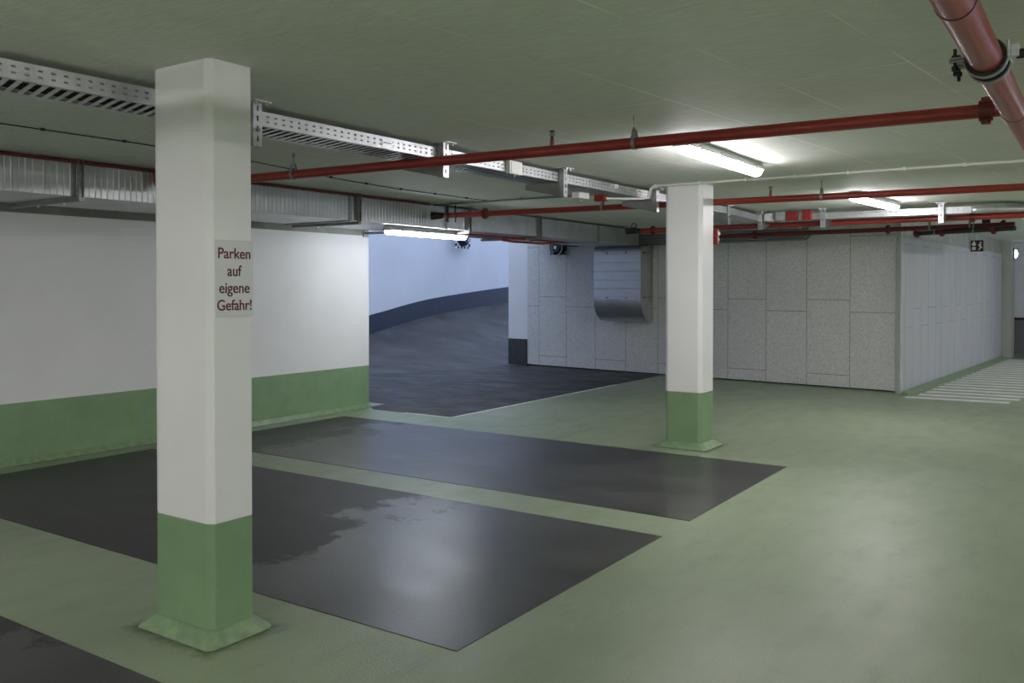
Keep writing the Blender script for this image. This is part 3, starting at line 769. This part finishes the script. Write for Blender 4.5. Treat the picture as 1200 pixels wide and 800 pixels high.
# big main in the near right corner
t, p, q = pipe('thick red main pipe overhead in the near right corner', (-.365,-1.0,2.40), (-.365,16.0,2.40), .054, mRed)
for yy in (3.76, 5.62):
    b = MB(); b.ring((0,yy,0), (0,1,0), .0535, .0025, 32, wide=.003); b.build('pipe_seam', mIron, t)
t = thing('pipe_clamp', 'double ring clamp with rubber lining holding the thick red main', 'clamp', (-.365, 3.56, 2.40))
for yy in (-.05, .05):
    b = MB(); b.ring((0,yy,0), (0,1,0), .0545, .012, 32, wide=.022); b.build('lining', mRubber, t, smooth=50)
    b = MB(); b.ring((0,yy,0), (0,1,0), .0665, .004, 32, wide=.013)
    b.box(-.115, yy-.014, -.004, -.064, yy+.014, .003); b.box(-.115, yy-.014, .006, -.064, yy+.014, .013); b.build('ring', mStrut, t, smooth=50)
    b = MB(); b.tube([(-.098, yy, -.05), (-.098, yy, .045)], .006, 8); b.tube([(-.098, yy, -.032), (-.098, yy, -.016)], .012, 6); b.tube([(-.098, yy, .013), (-.098, yy, .022)], .012, 6); b.build('bolt', mIron, t)
b = MB(); b.box(.066, -.075, -.008, .074, .075, .05); b.box(.074, -.03, .0, .10, .03, .042); b.build('yoke', mGalv, t, bevel=.003)
b = MB(); b.tube([(.09,0,.012), (.17,0,.012)], .017, 12); b.tube([(.17,0,.012), (.20,0,.012), (.45,0,.012)], [.024,.027,.027], 14); b.build('arm', mIron, t, smooth=40)
# pipe on the top edge of the duct
b = MB(); b.tube([(DX1+.035, -2, 2.588), (DX1+.035, 8.3, 2.588)], .015, 10)
tag(b.build('sprinkler_pipe', mRedD, smooth=50), 'thin dark red pipe along the top edge of the air duct', 'pipe')
# small red pipes in the opening
t, p, q = pipe('small red pipe under the duct, from the ramp lamp towards the board wall', (-7.05,9.3,2.283), (-7.09,11.75,2.283), .017, mRed)
b = MB(); d = q-p; b.tube([tuple(d), tuple(d + Vector((-.05,.3,.0))), (-1.5,5.32,.115)], .016, 10); b.build('pipe_run', mRedD, t, smooth=60)
b = MB(); b.tube([(-.05,1.0,0), (-.08,1.0,-.03), (-.08,1.25,-.045), (-.10,2.1,-.04), (-.06,2.6,0)], .016, 10); b.build('branch', mRed, t, smooth=60)
for y in (1.05, 1.7): b = MB(); b.ring((-.04,y,0), (0,1,0), .016, .008, 16, wide=.018); b.build('coupling', mRedD, t)

# alarm bell on the board wall, sensors and small fittings
c = WB_P + du*.86 - dn*.12 + Vector((0,0,2.345))
t = thing('alarm_valve', 'dark round valve with clamp ring high on the board wall', 'valve', tuple(c), WB_ANG)
b = MB(); b.tube([(0,.10,0), (0,-.02,0), (0,-.06,0)], [.13,.13,.09], 20); b.build('body', mIron, t, smooth=35)
b = MB(); b.ring((0,-.05,0), (0,1,0), .14, .016, 24, wide=.02); b.build('clamp_ring', mStrut, t, smooth=40)
b = MB(); b.tube([(0,-.06,0), (0,-.09,0)], .035, 12); b.build('hub', mGalv, t)
b = MB(); b.box(-.16,-.03,-.14, -.07,.05,-.10); b.box(.07,-.03,-.14, .17,.05,-.10); b.build('bracket', mIron, t)
b = MB(); b.prism([(.12,-.05,.02), (.50,-.02,.0), (.50,.03,.0), (.12,.08,.02)], (0,0,.055)); b.tube([(.5,.0,.02), (.62,0,.015), (.78,.02,.015)], .013, 8); b.build('lever', mIron, t)
cp_ = WB_P + du*.88 - dn*.004
b = MB(); b.prism([tuple(cp_ + Vector((0,0,2.14))), tuple(cp_ + du*.11 + Vector((0,0,2.14))), tuple(cp_ + du*.11 - dn*.02 + Vector((0,0,2.14))), tuple(cp_ - dn*.02 + Vector((0,0,2.14)))], (0,0,.13))
tag(b.build('wall_plate', mPlasW, bevel=.003), 'small pale plate on the board wall below the dark valve', 'plate')
# red fire alarm on the far column
t = thing('fire_alarm', 'small red fire alarm peeping out behind the far column', 'alarm', (-3.325, 8.50, 2.02))
b = MB(); b.box(0,0,0, .065,.05,.15); b.build('housing', mRedBox, t, bevel=.006)
b = MB(); b.tube([(.065,.025,.11), (.077,.025,.11)], .018, 14); b.tube([(.065,.025,.045), (.073,.025,.045)], .014, 14); b.build('sounder', mPlasW, t)

# traffic mirror on the ramp wall
t = thing('traffic_mirror', 'convex traffic mirror with black and white striped frame on the ramp wall', 'mirror', (-13.80, 18.12, 2.86), 0)
W2, H2 = .31, .30
b = MB(); b.mi = 0
n = 9
for i in range(n):
    for z0 in (-H2, H2-.055):
        b.mi = i % 2; y0 = -W2 + 2*W2*i/n; y1 = y0 + 2*W2/n
        b.prism([(0,y0,z0), (0,y1,z0), (0,y1,z0+.055), (0,y0,z0+.055)], (.03,0,0))
n = 7
for i in range(n):
    for y0 in (-W2, W2-.055):
        b.mi = (i+1) % 2; z0 = -H2+.055 + (2*H2-.11)*i/n; z1 = z0 + (2*H2-.11)/n
        b.prism([(0,y0,z0), (0,y0+.055,z0), (0,y0+.055,z1), (0,y0,z1)], (.03,0,0))
b.build('striped_frame', [mPlasW, mCable], t)
b = MB(); b.box(-.004, -W2+.03, -H2+.03, .012, W2-.03, H2-.03); b.build('back_plate', mPlasW, t)
b = MB(); g = []; RD = .235
for i in range(9):
    a = PI/2*i/8
    g.append([b.bm.verts.new((.012 + .16*math.sin(a), RD*math.cos(a)*math.cos(2*PI*j/28), RD*math.cos(a)*math.sin(2*PI*j/28) - .02)) for j in range(28)])
for A, B in zip(g, g[1:]):
    for j in range(28): b._f([A[j], A[(j+1)%28], B[(j+1)%28], B[j]])
bmesh.ops.remove_doubles(b.bm, verts=b.bm.verts[:], dist=1e-5)
b.build('mirror_face', mMir, t, smooth=80)
b = MB(); b.tube([(.0,0,0), (-.22,0,0)], .03, 10); b.build('wall_arm', mStrut, t)

# exit sign on the concrete wall and the emergency lamp
t = thing('exit_sign', 'dark maroon sign with white pictograms projecting from the concrete wall', 'sign', (-2.2, 18.9, 2.255))
b = MB(); b.box(0,0,0, .215,.03,.215); b.build('sign_box', mMaroon, t, bevel=.004)
b = MB()
b.box(.022,-.003,.03, .085,0,.085); b.box(.022,-.003,.115, .085,0,.165); b.box(.04,-.003,.085, .066,0,.095); b.tube([(.055,-.002,.183), (.055,0,.183)], .016, 10)
b.prism([(.125,-.003,.03), (.150,-.003,.03), (.172,-.003,.08), (.165,-.003,.10)], (0,.003,0)); b.prism([(.150,-.003,.09), (.192,-.003,.06), (.198,-.003,.075), (.165,-.003,.115)], (0,.003,0))
b.prism([(.140,-.003,.095), (.172,-.003,.095), (.178,-.003,.15), (.150,-.003,.15)], (0,.003,0)); b.prism([(.125,-.003,.135), (.150,-.003,.15), (.150,-.003,.135), (.130,-.003,.115)], (0,.003,0)); b.tube([(.168,-.002,.172), (.168,0,.172)], .016, 10)
b.build('pictogram', mWhiteS, t)
b = MB(); b.tube([(.06,.015,.215), (.06,.015,.355)], .006, 8); b.tube([(.16,.015,.215), (.16,.015,.355)], .006, 8); b.build('hanger_rod', mStrut, t)
t = thing('emergency_lamp', 'oval lit bulkhead lamp beside the narrow grey pillar', 'lamp', (-1.80, 22.8, 2.20))
b = MB(); b.box(0,-.07,0, .035,.07,.24); b.build('housing', mIron, t, bevel=.01)
b = MB(); g = []
for i in range(9):
    a = PI*i/8; row = []
    for j in range(17):
        c_ = 2*PI*j/16; row.append((.035 + .06*math.sin(a)*max(0, math.cos(0)) * (abs(math.cos(0))), .0, 0))
rings = []
for i in range(6):
    a = PI/2*i/5; rings.append([b.bm.verts.new((.035 + .06*math.sin(a), .055*math.cos(a)*math.cos(2*PI*j/16) , .12 + .10*math.cos(a)*math.sin(2*PI*j/16))) for j in range(16)])
for A, B in zip(rings, rings[1:]):
    for j in range(16): b._f([A[j], A[(j+1)%16], B[(j+1)%16], B[j]])
bmesh.ops.remove_doubles(b.bm, verts=b.bm.verts[:], dist=1e-5)
b.build('lens', mEmerg, t, smooth=60)
# strut frame near the right edge of the picture
t = thing('strut_frame', 'grey slotted strut angled between red pipes by the walkway', 'bracket', (-1.30, 12.7, 2.44))
b = MB(); b.prism([(0,0,0), (.42,-.02,.055), (.42,-.02,.095), (0,0,.04)], (0,.04,0)); b.build('rail', mGalv, t)
b = MB(); b.box(-.05,-.02,-.04, .04,.06,.06); b.build('block', mIron, t, bevel=.004)
b = MB(); b.box(.34,.0,.06, .38,.04,.17); b.build('upright', mStrut, t)

# ------------------------------------------------------------------ daylight over the ramp, camera
w = bpy.data.worlds.new('overcast_sky'); S.world = w; w.use_nodes = True
bg = w.node_tree.nodes['Background']; bg.inputs['Color'].default_value = (.58, .71, 1.0, 1); bg.inputs['Strength'].default_value = .66

cam = bpy.data.cameras.new('camera'); co = bpy.data.objects.new('camera', cam); COL.objects.link(co)
F = 1035.0; PIT = .0132; TH = math.atan(700/1035)
cam.sensor_width = 36; cam.sensor_fit = 'HORIZONTAL'; cam.lens = F/1200*36
cam.shift_y = -(400 - (335 + F*math.tan(PIT)))/1200
co.location = (0, 0, 1.6); co.rotation_euler = (PI/2 - PIT, 0, TH)
cam.clip_end = 200
S.camera = co
S.view_settings.view_transform = 'Standard'; S.view_settings.look = 'None'
S.view_settings.gamma = 1; S.view_settings.use_curve_mapping = False
S.view_settings.exposure = 1.5
S.cycles.max_bounces = 10; S.cycles.diffuse_bounces = 6; S.cycles.use_denoising = True
S.cycles.sample_clamp_indirect = 8
